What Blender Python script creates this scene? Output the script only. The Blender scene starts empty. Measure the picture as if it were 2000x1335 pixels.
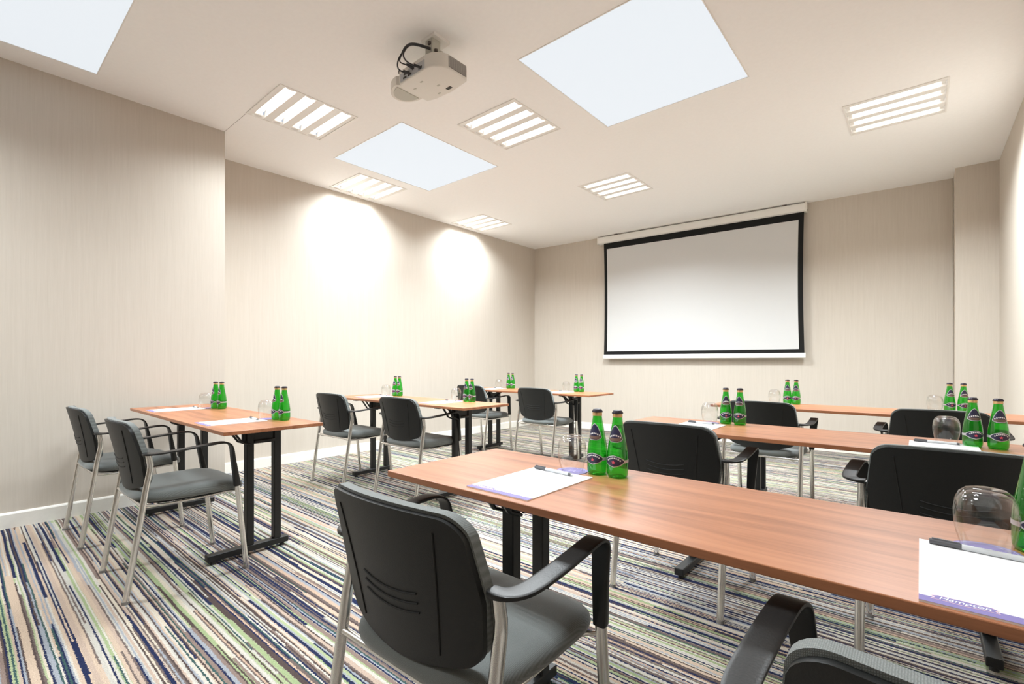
import bpy, bmesh, math, random
from mathutils import Vector, Matrix

random.seed(4)
SC = bpy.context.scene
COL = SC.collection
R = math.radians

# ------------------------------------------------------------------ camera, world, light, exposure
CAM_H, CEIL, YAW = 1.047, 2.947, math.atan(798 / 934.0)
cam_d = bpy.data.cameras.new('camera')
cam_d.sensor_width = 36.0
cam_d.lens = 934.0 / 2000.0 * 36.0
cam_d.shift_y = (706 - 667.5) / 2000.0
cam_d.clip_start = 0.02
cam = bpy.data.objects.new('camera', cam_d)
cam.location = (0, 0, CAM_H)
cam.rotation_euler = (R(90), 0, YAW)
COL.objects.link(cam)
SC.camera = cam

world = bpy.data.worlds.new('world')
SC.world = world
world.use_nodes = True
world.node_tree.nodes['Background'].inputs[0].default_value = (0.8, 0.88, 1, 1)
world.node_tree.nodes['Background'].inputs[1].default_value = 0.3

LAMP_W = 5.8          # watts of each of the four tubes in a ceiling luminaire
SKY_L = 0.37          # radiance of the opal skylight panes
SPREAD = 146          # cut-off of the louvred luminaires, degrees
vs = SC.view_settings
vs.view_transform = 'Standard'
vs.look = 'None'
vs.gamma = 1.0
vs.use_curve_mapping = False
vs.exposure = 1.20
SC.cycles.max_bounces = 12
SC.cycles.diffuse_bounces = 7
SC.cycles.glossy_bounces = 5
SC.cycles.transparent_max_bounces = 24
SC.cycles.caustics_refractive = False
SC.cycles.caustics_reflective = False
SC.cycles.sample_clamp_indirect = 6.0
SC.cycles.use_denoising = True

# ------------------------------------------------------------------ materials
MATS = {}


class NT:
    def __init__(self, name):
        m = bpy.data.materials.new(name)
        m.use_nodes = True
        self.m, self.t = m, m.node_tree
        self.b = self.t.nodes['Principled BSDF']
        self.out = self.t.nodes['Material Output']
        MATS[name] = m

    def n(self, typ, **kw):
        nd = self.t.nodes.new(typ)
        for k, v in kw.items():
            setattr(nd, k, v)
        return nd

    def l(self, a, b):
        self.t.links.new(a, b)

    def val(self, v, sock):
        if isinstance(v, (int, float)):
            sock.default_value = v
        elif isinstance(v, tuple):
            sock.default_value = v
        else:
            self.l(v, sock)

    def math(self, op, a, b=0.0, c=0.0):
        nd = self.n('ShaderNodeMath', operation=op)
        self.val(a, nd.inputs[0])
        self.val(b, nd.inputs[1])
        if op in ('MULTIPLY_ADD', 'COMPARE'):
            self.val(c, nd.inputs[2])
        return nd.outputs[0]

    def comb(self, x, y, z=0.0):
        nd = self.n('ShaderNodeCombineXYZ')
        self.val(x, nd.inputs[0]); self.val(y, nd.inputs[1]); self.val(z, nd.inputs[2])
        return nd.outputs[0]

    def pos(self, obj=False):
        if obj:
            v = self.n('ShaderNodeTexCoord').outputs['Object']
        else:
            v = self.n('ShaderNodeNewGeometry').outputs['Position']
        s = self.n('ShaderNodeSeparateXYZ')
        self.l(v, s.inputs[0])
        return s.outputs[0], s.outputs[1], s.outputs[2]

    def noise(self, vec, scale=1.0, detail=2.0, rough=0.5):
        nd = self.n('ShaderNodeTexNoise')
        self.l(vec, nd.inputs['Vector'])
        nd.inputs['Scale'].default_value = scale
        nd.inputs['Detail'].default_value = detail
        nd.inputs['Roughness'].default_value = rough
        return nd.outputs['Fac']

    def white(self, vec):
        nd = self.n('ShaderNodeTexWhiteNoise', noise_dimensions='3D')
        self.l(vec, nd.inputs['Vector'])
        return nd.outputs['Value']

    def ramp(self, fac, stops, const=False):
        nd = self.n('ShaderNodeValToRGB')
        cr = nd.color_ramp
        cr.interpolation = 'CONSTANT' if const else 'LINEAR'
        while len(cr.elements) < len(stops):
            cr.elements.new(0.5)
        for e, (p, c) in zip(cr.elements, stops):
            e.position = p
            e.color = (*c, 1)
        self.l(fac, nd.inputs[0])
        return nd.outputs[0]

    def mix(self, fac, a, b, mode='MIX'):
        nd = self.n('ShaderNodeMix', data_type='RGBA', blend_type=mode)
        self.val(fac, nd.inputs[0])
        self.val(a, nd.inputs[6]); self.val(b, nd.inputs[7])
        return nd.outputs[2]

    def bump(self, h, strength=0.2, dist=0.01):
        nd = self.n('ShaderNodeBump')
        nd.inputs['Strength'].default_value = strength
        nd.inputs['Distance'].default_value = dist
        self.l(h, nd.inputs['Height'])
        self.l(nd.outputs[0], self.b.inputs['Normal'])


def srgb(r, g, b):
    def f(c):
        c /= 255.0
        return c / 12.92 if c <= 0.04045 else ((c + 0.055) / 1.055) ** 2.4
    return (f(r), f(g), f(b))


def plain(name, col, rough=0.5, metal=0.0, spec=0.5, grain=0.0, gscale=300.0):
    k = NT(name)
    k.b.inputs['Roughness'].default_value = rough
    k.b.inputs['Metallic'].default_value = metal
    k.b.inputs['Specular IOR Level'].default_value = spec
    if grain:
        x, y, z = k.pos(True)
        f = k.noise(k.comb(x, y, z), gscale, 3)
        lo = tuple(c * (1 - grain) for c in col)
        hi = tuple(min(1, c * (1 + grain)) for c in col)
        k.l(k.ramp(f, [(0.3, lo), (0.7, hi)]), k.b.inputs['Base Color'])
        k.bump(f, 0.15, 0.002)
    else:
        k.b.inputs['Base Color'].default_value = (*col, 1)
    return k.m


def emit(name, col, strength):
    k = NT(name)
    k.b.inputs['Base Color'].default_value = (*col, 1)
    k.b.inputs['Emission Color'].default_value = (*col, 1)
    k.b.inputs['Emission Strength'].default_value = strength
    k.b.inputs['Roughness'].default_value = 0.4
    return k.m


def mat_carpet():
    k = NT('carpet')
    x, y, z = k.pos()
    fine = k.noise(k.comb(x, y), 130, 2, 0.6)
    wob = k.noise(k.comb(k.math('MULTIPLY', x, 2.2), k.math('MULTIPLY', y, 9.0)), 1.0, 2)
    yj = k.math('ADD', y, k.math('MULTIPLY', k.math('SUBTRACT', fine, 0.5), 0.014))
    yj = k.math('ADD', yj, k.math('MULTIPLY', k.math('SUBTRACT', wob, 0.5), 0.012))
    xj = k.math('ADD', x, k.math('MULTIPLY', k.math('SUBTRACT', fine, 0.5), 0.02))

    def cells(width, seg, seed):
        row = k.math('FLOOR', k.math('DIVIDE', yj, width))
        off = k.math('MULTIPLY', k.white(k.comb(row, seed + 0.37, 1.7)), 9.0)
        s = k.math('FLOOR', k.math('DIVIDE', k.math('ADD', xj, off), seg))
        return k.white(k.comb(row, s, seed))
    a = k.ramp(cells(0.016, 3.0, 3.1), [
        (0.0, srgb(226, 203, 182)), (0.17, srgb(234, 222, 204)), (0.30, srgb(190, 204, 162)),
        (0.45, srgb(214, 192, 176)), (0.57, srgb(218, 214, 206)), (0.67, srgb(178, 196, 150)),
        (0.78, srgb(224, 194, 172)), (0.90, srgb(160, 140, 132))], True)
    c = cells(0.0058, 1.7, 11.3)
    b = k.ramp(c, [
        (0.0, srgb(44, 53, 90)), (0.12, srgb(98, 84, 82)), (0.23, srgb(70, 100, 100)),
        (0.26, srgb(178, 184, 194)), (0.35, srgb(232, 226, 216)), (0.48, srgb(128, 114, 110))], True)
    thin = k.math('LESS_THAN', c, 0.56)
    colr = k.mix(thin, a, b)
    c2 = cells(0.012, 1.0, 23.9)
    colr = k.mix(k.math('LESS_THAN', c2, 0.045), colr, (*srgb(46, 54, 90), 1))
    tuft = k.noise(k.comb(x, y), 300, 2)
    colr = k.mix(0.75, colr, k.ramp(tuft, [(0.25, (0.6, 0.6, 0.6)), (0.75, (1.3, 1.3, 1.3))]), 'MULTIPLY')
    colr = k.mix(1.0, colr, (0.62, 0.612, 0.60, 1), 'MULTIPLY')
    k.l(colr, k.b.inputs['Base Color'])
    k.b.inputs['Roughness'].default_value = 0.95
    k.b.inputs['Specular IOR Level'].default_value = 0.1
    k.bump(k.math('ADD', tuft, fine), 0.5, 0.006)
    return k.m


def mat_wallpaper():
    k = NT('wallpaper')
    x, y, z = k.pos()
    s1 = k.noise(k.comb(k.math('MULTIPLY', x, 230), k.math('MULTIPLY', y, 230), k.math('MULTIPLY', z, 5)), 1, 3, 0.6)
    s2 = k.noise(k.comb(k.math('MULTIPLY', x, 60), k.math('MULTIPLY', y, 60), k.math('MULTIPLY', z, 1.5)), 1, 2)
    f = k.math('ADD', k.math('MULTIPLY', s1, 0.6), k.math('MULTIPLY', s2, 0.4))
    k.l(k.ramp(f, [(0.25, (0.56, 0.502, 0.435)), (0.75, (0.63, 0.572, 0.505))]), k.b.inputs['Base Color'])
    k.b.inputs['Roughness'].default_value = 0.75
    k.b.inputs['Specular IOR Level'].default_value = 0.25
    k.bump(s1, 0.12, 0.002)
    return k.m


def mat_wood():
    k = NT('walnut_laminate')
    x, y, z = k.pos()
    warp = k.noise(k.comb(k.math('MULTIPLY', x, 1.5), k.math('MULTIPLY', y, 5)), 1, 2)
    yy = k.math('ADD', k.math('MULTIPLY', y, 26), k.math('MULTIPLY', warp, 3.0))
    g1 = k.noise(k.comb(k.math('MULTIPLY', x, 1.4), yy, k.math('MULTIPLY', z, 20)), 1, 4, 0.6)
    g2 = k.noise(k.comb(k.math('MULTIPLY', x, 9), k.math('MULTIPLY', y, 240), k.math('MULTIPLY', z, 90)), 1, 3, 0.7)
    f = k.math('ADD', k.math('MULTIPLY', g1, 0.75), k.math('MULTIPLY', g2, 0.25))
    k.l(k.ramp(f, [(0.28, (0.17, 0.058, 0.026)), (0.42, (0.31, 0.118, 0.054)), (0.56, (0.41, 0.165, 0.078)),
                   (0.75, (0.47, 0.205, 0.10))]), k.b.inputs['Base Color'])
    k.b.inputs['Roughness'].default_value = 0.36
    k.bump(g2, 0.04, 0.001)
    return k.m


def mat_fabric():
    k = NT('grey_upholstery')
    x, y, z = k.pos(True)
    w = k.n('ShaderNodeTexWave', wave_type='BANDS', bands_direction='X')
    k.l(k.comb(x, y, z), w.inputs[0]); w.inputs['Scale'].default_value = 150
    w2 = k.n('ShaderNodeTexWave', wave_type='BANDS', bands_direction='Y')
    k.l(k.comb(x, k.math('ADD', y, z), z), w2.inputs[0]); w2.inputs['Scale'].default_value = 150
    f = k.math('MULTIPLY', w.outputs['Fac'], w2.outputs['Fac'])
    f = k.math('ADD', k.math('MULTIPLY', f, 0.6), k.math('MULTIPLY', k.noise(k.comb(x, y, z), 500, 2), 0.4))
    k.l(k.ramp(f, [(0.1, (0.135, 0.147, 0.144)), (0.8, (0.26, 0.28, 0.275))]), k.b.inputs['Base Color'])
    k.b.inputs['Roughness'].default_value = 0.9
    k.b.inputs['Specular IOR Level'].default_value = 0.15
    k.b.inputs['Sheen Weight'].default_value = 0.5
    k.b.inputs['Sheen Roughness'].default_value = 0.4
    k.bump(f, 0.35, 0.002)
    return k.m


def mat_clear_glass(name, tint, refl=1.0, body=None, bodyfac=0.0, rough=0.02, ior=1.45):
    k = NT(name)
    t = k.t
    tr = k.n('ShaderNodeBsdfTransparent'); tr.inputs[0].default_value = (*tint, 1)
    gl = k.n('ShaderNodeBsdfGlossy'); gl.inputs['Roughness'].default_value = rough
    base = tr.outputs[0]
    if body:
        tl = k.n('ShaderNodeBsdfTranslucent'); tl.inputs[0].default_value = (*body, 1)
        df = k.n('ShaderNodeBsdfDiffuse'); df.inputs[0].default_value = (*body, 1)
        m0 = k.n('ShaderNodeMixShader'); m0.inputs[0].default_value = 0.5
        k.l(tl.outputs[0], m0.inputs[1]); k.l(df.outputs[0], m0.inputs[2])
        m1 = k.n('ShaderNodeMixShader'); m1.inputs[0].default_value = bodyfac
        k.l(base, m1.inputs[1]); k.l(m0.outputs[0], m1.inputs[2])
        base = m1.outputs[0]
    m2 = k.n('ShaderNodeMixShader')
    fr2 = k.n('ShaderNodeLayerWeight')
    fac = k.math('MULTIPLY_ADD', k.math('POWER', fr2.outputs['Facing'], 3.0), 0.7 * refl, 0.05 * refl)
    k.l(fac, m2.inputs[0])
    k.l(base, m2.inputs[1]); k.l(gl.outputs[0], m2.inputs[2])
    k.l(m2.outputs[0], k.out.inputs[0])
    return k.m


mat_carpet(); mat_wallpaper(); mat_wood(); mat_fabric()
plain('ceiling_paint', (0.94, 0.932, 0.925), 0.9, spec=0.1, grain=0.01, gscale=40)
plain('white_paint', (0.83, 0.81, 0.76), 0.45, grain=0.015, gscale=60)
plain('white_metal', (0.84, 0.82, 0.79), 0.4)
plain('black_metal', (0.012, 0.012, 0.012), 0.42, spec=0.4, grain=0.15, gscale=90)
plain('black_plastic', (0.012, 0.012, 0.012), 0.40, spec=0.45, grain=0.12, gscale=250)
plain('shell_plastic', (0.010, 0.0105, 0.0105), 0.46, spec=0.4, grain=0.12, gscale=400)
plain('groove_black', (0.003, 0.003, 0.003), 0.7)
plain('chrome', (0.80, 0.78, 0.75), 0.2, metal=1.0)
plain('rubber', (0.04, 0.04, 0.04), 0.8)
plain('glide_grey', (0.22, 0.21, 0.20), 0.6)
plain('paper', (0.86, 0.86, 0.87), 0.8, spec=0.2)
plain('purple_print', (0.205, 0.17, 0.40), 0.6, spec=0.3)
plain('lilac_print', (0.42, 0.38, 0.56), 0.6, spec=0.3)
plain('pink_print', (0.80, 0.55, 0.58), 0.6)
plain('white_print', (0.88, 0.88, 0.9), 0.6)
plain('pen_grey', (0.10, 0.10, 0.11), 0.35)
plain('pen_barrel', (0.62, 0.64, 0.66), 0.25)
plain('pen_metal', (0.6, 0.6, 0.6), 0.2, metal=1.0)
plain('label_navy', (0.022, 0.022, 0.06), 0.4)
plain('label_brown', (0.16, 0.10, 0.08), 0.4)
plain('label_silver', (0.55, 0.55, 0.58), 0.35, metal=0.3)
plain('label_star', (0.70, 0.10, 0.16), 0.4)
plain('gold_foil', (0.72, 0.46, 0.22), 0.35, metal=0.6)
plain('cap_dark', (0.05, 0.045, 0.06), 0.35, metal=0.6)
plain('screen_fabric', (0.64, 0.64, 0.64), 0.85, spec=0.1)
plain('screen_black', (0.012, 0.012, 0.012), 0.8, spec=0.2)
plain('projector_white', (0.74, 0.71, 0.66), 0.45)
plain('projector_grey', (0.50, 0.49, 0.43), 0.5)
plain('vent_dark', (0.05, 0.045, 0.04), 0.7)
plain('cable_black', (0.025, 0.025, 0.028), 0.5)
plain('port_grey', (0.45, 0.46, 0.48), 0.4)
plain('dark_brown', (0.10, 0.08, 0.07), 0.7)  # plain dark brown of the ceiling joint, screws and screen brackets
emit('lamp_tube', (1.0, 0.98, 0.95), 1.3)
emit('skylight_opal', (0.90, 0.95, 1.0), SKY_L)
MATS['skylight_opal'].node_tree.nodes['Principled BSDF'].inputs['Base Color'].default_value = (0.12, 0.13, 0.14, 1)
MATS['skylight_opal'].node_tree.nodes['Principled BSDF'].inputs['Specular IOR Level'].default_value = 0.05
MATS['skylight_opal'].node_tree.nodes['Principled BSDF'].inputs['Roughness'].default_value = 0.9
mat_clear_glass('tumbler_glass', (0.975, 0.975, 0.97), 1.0)
mat_clear_glass('bottle_glass', (0.17, 0.72, 0.17), 1.2, body=(0.03, 0.50, 0.04), bodyfac=0.20)


# ------------------------------------------------------------------ mesh helpers
def mesh_obj(name, bm, mat, parent=None, smooth=False, loc=None):
    bmesh.ops.recalc_face_normals(bm, faces=bm.faces)
    me = bpy.data.meshes.new(name)
    bm.to_mesh(me)
    bm.free()
    for m in (mat if isinstance(mat, (list, tuple)) else [mat]):
        me.materials.append(MATS[m])
    if smooth:
        for p in me.polygons:
            p.use_smooth = True
        if smooth != 'all':
            try:
                me.set_sharp_from_angle(angle=R(smooth if isinstance(smooth, (int, float)) and smooth > 1 else 40))
            except Exception:
                pass
    o = bpy.data.objects.new(name, me)
    COL.objects.link(o)
    if parent is not None:
        o.parent = parent
    if loc is not None:
        o.location = loc
    return o


def B():
    return bmesh.new()


def box(bm, x0, x1, y0, y1, z0, z1, bevel=0.0, seg=2):
    v = [bm.verts.new((x, y, z)) for z in (z0, z1) for y in (y0, y1) for x in (x0, x1)]
    fs = []
    for q in ((0, 1, 3, 2), (4, 6, 7, 5), (0, 4, 5, 1), (2, 3, 7, 6), (0, 2, 6, 4), (1, 5, 7, 3)):
        fs.append(bm.faces.new([v[i] for i in q]))
    if bevel:
        es = {e for f in fs for e in f.edges}
        bmesh.ops.recalc_face_normals(bm, faces=fs)
        bmesh.ops.bevel(bm, geom=list(es), offset=bevel, segments=seg, affect='EDGES', profile=0.5)
    return bm


def catmull(pts, n=6):
    P = [Vector(p) for p in pts]
    if len(P) < 3:
        return P
    out = []
    for i in range(len(P) - 1):
        p0 = P[max(i - 1, 0)]; p1 = P[i]; p2 = P[i + 1]; p3 = P[min(i + 2, len(P) - 1)]
        for j in range(n):
            t = j / n
            out.append(0.5 * ((2 * p1) + (p2 - p0) * t + (2 * p0 - 5 * p1 + 4 * p2 - p3) * t * t
                              + (3 * p1 - p0 - 3 * p2 + p3) * t ** 3))
    out.append(P[-1])
    return out


def sweep(bm, path, section, up=(0, 0, 1), scales=None):
    """closed section [(a, b)] swept along path; a along 'side' = tangent x up, b along up'"""
    P = [Vector(p) for p in path]
    n = len(P)
    rings = []
    upv = Vector(up).normalized()
    for i in range(n):
        t = (P[min(i + 1, n - 1)] - P[max(i - 1, 0)]).normalized()
        side = t.cross(upv)
        if side.length < 1e-4:
            side = t.cross(Vector((1, 0, 0)))
        side.normalize()
        u2 = side.cross(t).normalized()
        sa, sb = scales[i] if scales else (1, 1)
        rings.append([bm.verts.new(P[i] + side * (a * sa) + u2 * (b * sb)) for a, b in section])
    m = len(section)
    for i in range(n - 1):
        for j in range(m):
            bm.faces.new((rings[i][j], rings[i][(j + 1) % m], rings[i + 1][(j + 1) % m], rings[i + 1][j]))
    bm.faces.new(rings[0][::-1])
    bm.faces.new(rings[-1])
    return bm


def circ(ra, rb=None, n=10):
    rb = rb or ra
    return [(ra * math.cos(2 * math.pi * i / n), rb * math.sin(2 * math.pi * i / n)) for i in range(n)]


def tube(bm, path, r, n=10, rb=None, up=(0, 1, 0.01)):
    return sweep(bm, path, circ(r, rb, n), up)


def lathe(bm, prof, n=32, close_bottom=True, close_top=True, cx=0, cy=0):
    rings = []
    for r, z in prof:
        if r < 1e-5:
            rings.append([bm.verts.new((cx, cy, z))])
        else:
            rings.append([bm.verts.new((cx + r * math.cos(2 * math.pi * i / n), cy + r * math.sin(2 * math.pi * i / n), z)) for i in range(n)])
    for a, b in zip(rings, rings[1:]):
        for j in range(n):
            k = (j + 1) % n
            if len(a) == 1:
                bm.faces.new((a[0], b[j], b[k]))
            elif len(b) == 1:
                bm.faces.new((a[j], a[k], b[0]))
            else:
                bm.faces.new((a[j], a[k], b[k], b[j]))
    if close_bottom and len(rings[0]) > 1:
        bm.faces.new(rings[0][::-1])
    if close_top and len(rings[-1]) > 1:
        bm.faces.new(rings[-1])
    return bm


def cyl(bm, cx, cy, z0, z1, r, n=14, r1=None):
    return lathe(bm, [(r, z0), (r1 or r, z1)], n, cx=cx, cy=cy)


def prism(bm, pts, z0, z1):
    a = [bm.verts.new((x, y, z0)) for x, y in pts]
    b = [bm.verts.new((x, y, z1)) for x, y in pts]
    n = len(pts)
    bm.faces.new(a[::-1]); bm.faces.new(b)
    for i in range(n):
        bm.faces.new((a[i], a[(i + 1) % n], b[(i + 1) % n], b[i]))
    return bm


def thing(name, label, cat, loc=(0, 0, 0), rz=0.0, group=None):
    o = bpy.data.objects.new(name, None)
    o.empty_display_size = 0.1
    COL.objects.link(o)
    o.location = loc
    o.rotation_euler = (0, 0, rz)
    tag(o, label, cat, group)
    return o


def tag(o, label, cat, group=None):
    o['label'] = label
    o['category'] = cat
    if group:
        o['group'] = group
    return o


def struct(o, label=None):
    o['kind'] = 'structure'
    if label:
        o['label'] = label
    return o


def copy_tree(o, parent=None):
    c = o.copy()
    COL.objects.link(c)
    c.parent = parent
    for ch in list(o.children):
        copy_tree(ch, c)
    return c


# ------------------------------------------------------------------ the room
XL0, XL1, XR = -4.37, -4.96, 0.565          # projecting left wall, recessed left wall, right wall
YSTEP = 1.463                                # where the projecting left wall ends
YF = -5.0                                    # wall behind the camera
BKL, BKR = (-4.96, 6.394), (0.255, 6.736)    # back wall line (slightly skew)
PIER_Y = 6.40

# luminaires (x0, y0) corners, 0.6 m square
LS = 0.595
LIGHTS = [(-3.92, 1.455), (-2.825, 2.63), (-4.895, 2.66), (-4.885, 4.43), (-2.825, 4.40), (-0.445, 4.31),
          (-3.92, -1.35), (-1.40, 0.40)]   # the last two are unseen extras, added to brighten the foreground
SKYL = [(-4.145, -3.135, -0.52, 0.625), (-4.165, -3.125, 2.31, 3.452), (-1.93, -0.868, 2.31, 3.452)]

fl = B()
box(fl, XL1 - 0.2, XR + 0.2, YF - 0.2, 7.0, -0.05, 0.0)
struct(mesh_obj('floor', fl, 'carpet'), 'striped loop pile carpet')

holes = [(x, x + LS, y, y + LS) for x, y in LIGHTS] + SKYL
xs = sorted({XL1 - 0.2, XR + 0.2} | {v for h in holes for v in h[:2]})
ys = sorted({YF - 0.2, 7.0} | {v for h in holes for v in h[2:]})
cm = B()
cache = {}


def cv(x, y, z):
    key = (round(x, 5), round(y, 5), z)
    if key not in cache:
        cache[key] = cm.verts.new((x, y, z))
    return cache[key]


def in_hole(x, y):
    return any(a < x < b and c < y < d for a, b, c, d in holes)


for i in range(len(xs) - 1):
    for j in range(len(ys) - 1):
        if in_hole((xs[i] + xs[i + 1]) / 2, (ys[j] + ys[j + 1]) / 2):
            continue
        cm.faces.new([cv(xs[i], ys[j], CEIL), cv(xs[i], ys[j + 1], CEIL), cv(xs[i + 1], ys[j + 1], CEIL), cv(xs[i + 1], ys[j], CEIL)])
ceil = mesh_obj('ceiling', cm, 'ceiling_paint')
md = ceil.modifiers.new('thickness', 'SOLIDIFY')
md.thickness = 0.02
md.offset = -1
struct(ceil, 'smooth white plaster ceiling')
# make sure the visible face is at CEIL and looks down
for p in ceil.data.polygons:
    if p.normal.z > 0:
        p.flip()


def wall(name, poly, z0=0.0, z1=CEIL + 0.05, mat='wallpaper'):
    bm = B()
    prism(bm, poly, z0, z1)
    return struct(mesh_obj(name, bm, mat))


wall('wall_left', [(XL1 - 0.2, YF), (XL0, YF), (XL0, YSTEP), (XL1 - 0.2, YSTEP)])
wall('wall_left_recess', [(XL1 - 0.2, YSTEP), (XL1, YSTEP), (XL1, 6.394), (XL1, 7.0), (XL1 - 0.2, 7.0)])
wall('wall_back', [BKL, BKR, (BKR[0], 7.0), (BKL[0], 7.0)])
wall('wall_back_pier', [(0.26, PIER_Y), (XR, PIER_Y), (XR, 7.0), (0.26, 7.0)])
wall('wall_right', [(XR, YF), (XR + 0.15, YF), (XR + 0.15, 7.0), (XR, 7.0)])
wall('wall_front', [(XL1 - 0.2, YF - 0.15), (XR + 0.15, YF - 0.15), (XR + 0.15, YF), (XL1 - 0.2, YF)])

BH, BT = 0.098, 0.014


def base(name, a, b, n):
    bm = B()
    a = Vector((*a, 0)); b = Vector((*b, 0)); n = Vector((*n, 0)).normalized()
    t = (b - a).normalized()
    prof = [(0, 0), (BT, 0), (BT, BH - 0.012), (BT - 0.005, BH - 0.003), (BT - 0.009, BH), (0, BH)]
    ra = [bm.verts.new(a + n * p + Vector((0, 0, q))) for p, q in prof]
    rb = [bm.verts.new(b + n * p + Vector((0, 0, q))) for p, q in prof]
    m = len(prof)
    for i in range(m):
        bm.faces.new((ra[i], ra[(i + 1) % m], rb[(i + 1) % m], rb[i]))
    bm.faces.new(ra); bm.faces.new(rb)
    return struct(mesh_obj(name, bm, 'white_paint'))


base('baseboard_left', (XL0, YF), (XL0, YSTEP + BT), (1, 0))
base('baseboard_left_return', (XL0, YSTEP), (XL1, YSTEP), (0, 1))
base('baseboard_left_recess', (XL1, YSTEP), (XL1, 6.394), (1, 0))
bn = (BKR[1] - BKL[1], -(BKR[0] - BKL[0]))
base('baseboard_back', BKL, BKR, bn)
base('baseboard_back_pier', (0.26, PIER_Y), (XR, PIER_Y), (0, -1))
base('baseboard_right', (XR, YF), (XR, PIER_Y), (-1, 0))

# skylights: opal pane set flush in a thin white frame
for i, (x0, x1, y0, y1) in enumerate(SKYL):
    fb = B()
    w = 0.006
    for a in ((x0, x0 + w, y0, y1), (x1 - w, x1, y0, y1), (x0 + w, x1 - w, y0, y0 + w), (x0 + w, x1 - w, y1 - w, y1)):
        box(fb, *a, CEIL - 0.003, CEIL + 0.04)
    f = struct(mesh_obj('window_%d' % (i + 1), fb, 'white_metal'), 'flush square skylight with a pale opal pane')
    pb = B()
    box(pb, x0 + w, x1 - w, y0 + w, y1 - w, CEIL + 0.001, CEIL + 0.012)
    mesh_obj('pane', pb, 'skylight_opal', f)

# hairline plaster joint in the ceiling
tb = B()
box(tb, XL0 + 0.0, -3.925, 1.4605, 1.4625, CEIL - 0.0006, CEIL + 0.002)
struct(mesh_obj('trim_1', tb, 'dark_brown'), 'hairline joint in the ceiling plaster')


# ------------------------------------------------------------------ luminaires
def luminaire_proto():
    t = thing('ceiling_light', 'x', 'ceiling light')
    bm = B()
    w = 0.012
    for a in ((0, w, 0, LS), (LS - w, LS, 0, LS), (w, LS - w, 0, w), (w, LS - w, LS - w, LS)):
        box(bm, *a, -0.006, 0.03, 0.0015, 1)
    mesh_obj('frame', bm, 'white_metal', t)
    bm = B()
    box(bm, w, LS - w, w, LS - w, 0.062, 0.068)
    mesh_obj('housing', bm, 'white_metal', t)
    pitch = (LS - 2 * w) / 4
    sw = 0.082
    for i in range(5):
        y0 = w if i == 0 else w + i * pitch - (pitch - sw) / 2
        y1 = LS - w if i == 4 else w + i * pitch + (pitch - sw) / 2
        bm = B()
        # face bar with sloping reflector flanks
        ins = 0.012
        pts = [(y0, -0.002), (y1, -0.002), (y1 - (ins if i < 4 else 0), 0.06), (y0 + (ins if i > 0 else 0), 0.06)]
        a = [bm.verts.new((w, y, z)) for y, z in pts]
        b = [bm.verts.new((LS - w, y, z)) for y, z in pts]
        bm.faces.new(a); bm.faces.new(b[::-1])
        for q in range(4):
            bm.faces.new((a[q], a[(q + 1) % 4], b[(q + 1) % 4], b[q]))
        mesh_obj('reflector_bar', bm, 'white_metal', t)
    for i in range(4):
        yc = w + (i + 0.5) * pitch
        bm = B()
        tube(bm, [(w + 0.03, yc, 0.036), (LS - w - 0.03, yc, 0.036)], 0.026, 12, rb=0.016, up=(0, 0, 1))
        lt = mesh_obj('lamp_tube', bm, 'lamp_tube', t, 'all')
        for xx in (w + 0.006, LS - w - 0.03):
            bm = B()
            box(bm, xx, xx + 0.024, yc - 0.028, yc + 0.028, 0.004, 0.055, 0.004, 1)
            mesh_obj('lamp_holder', bm, 'white_metal', lt)
    return t


LPOW = [0.60, 1.08, 0.06, 0.075, 0.92, 0.83, 0.76, 0.22]   # output of each luminaire relative to LAMP_W
LLAB = ['four-tube recessed ceiling light nearest the projecting left wall, left of the projector',
        'bright four-tube recessed ceiling light right of the projector, below the large skylight corner',
        'four-tube recessed ceiling light against the left wall, below the middle skylight',
        'small far four-tube recessed ceiling light against left wall by the room corner',
        'four-tube recessed ceiling light in the middle, above left end of the screen',
        'four-tube recessed ceiling light at the far right, with visible lamp holders',
        'added unseen four-tube fill light behind the view, beside the left skylight',
        'added unseen four-tube fill light above the view, over the foreground table']
lp = luminaire_proto()
for i, (x, y) in enumerate(LIGHTS):
    o = lp if i == 0 else copy_tree(lp)
    o.location = (x, y, CEIL)
    tag(o, LLAB[i], 'ceiling light', 'recessed ceiling lights')
    for k in range(4):
        ld = bpy.data.lights.new('tube_glow', 'AREA')
        ld.shape = 'RECTANGLE'
        ld.size = 0.54
        ld.size_y = 0.07
        ld.energy = LAMP_W * LPOW[i]
        ld.color = (0.895, 0.965, 1.0)
        ld.spread = R(SPREAD)
        lo = bpy.data.objects.new('tube_glow', ld)
        COL.objects.link(lo)
        lo.parent = o
        lo.location = (LS / 2, 0.012 + (k + 0.5) * (LS - 0.024) / 4, -0.004)

# ------------------------------------------------------------------ projection screen on the back wall
tv = Vector((BKR[0] - BKL[0], BKR[1] - BKL[1], 0)).normalized()
A0 = Vector((-4.931, 6.396, 0))
ang = math.atan2(tv.y, tv.x)
scr = thing('projection_screen', 'large white pull-down projection screen with black border on the back wall', 'screen',
            (A0.x, A0.y, 0), ang)
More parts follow.
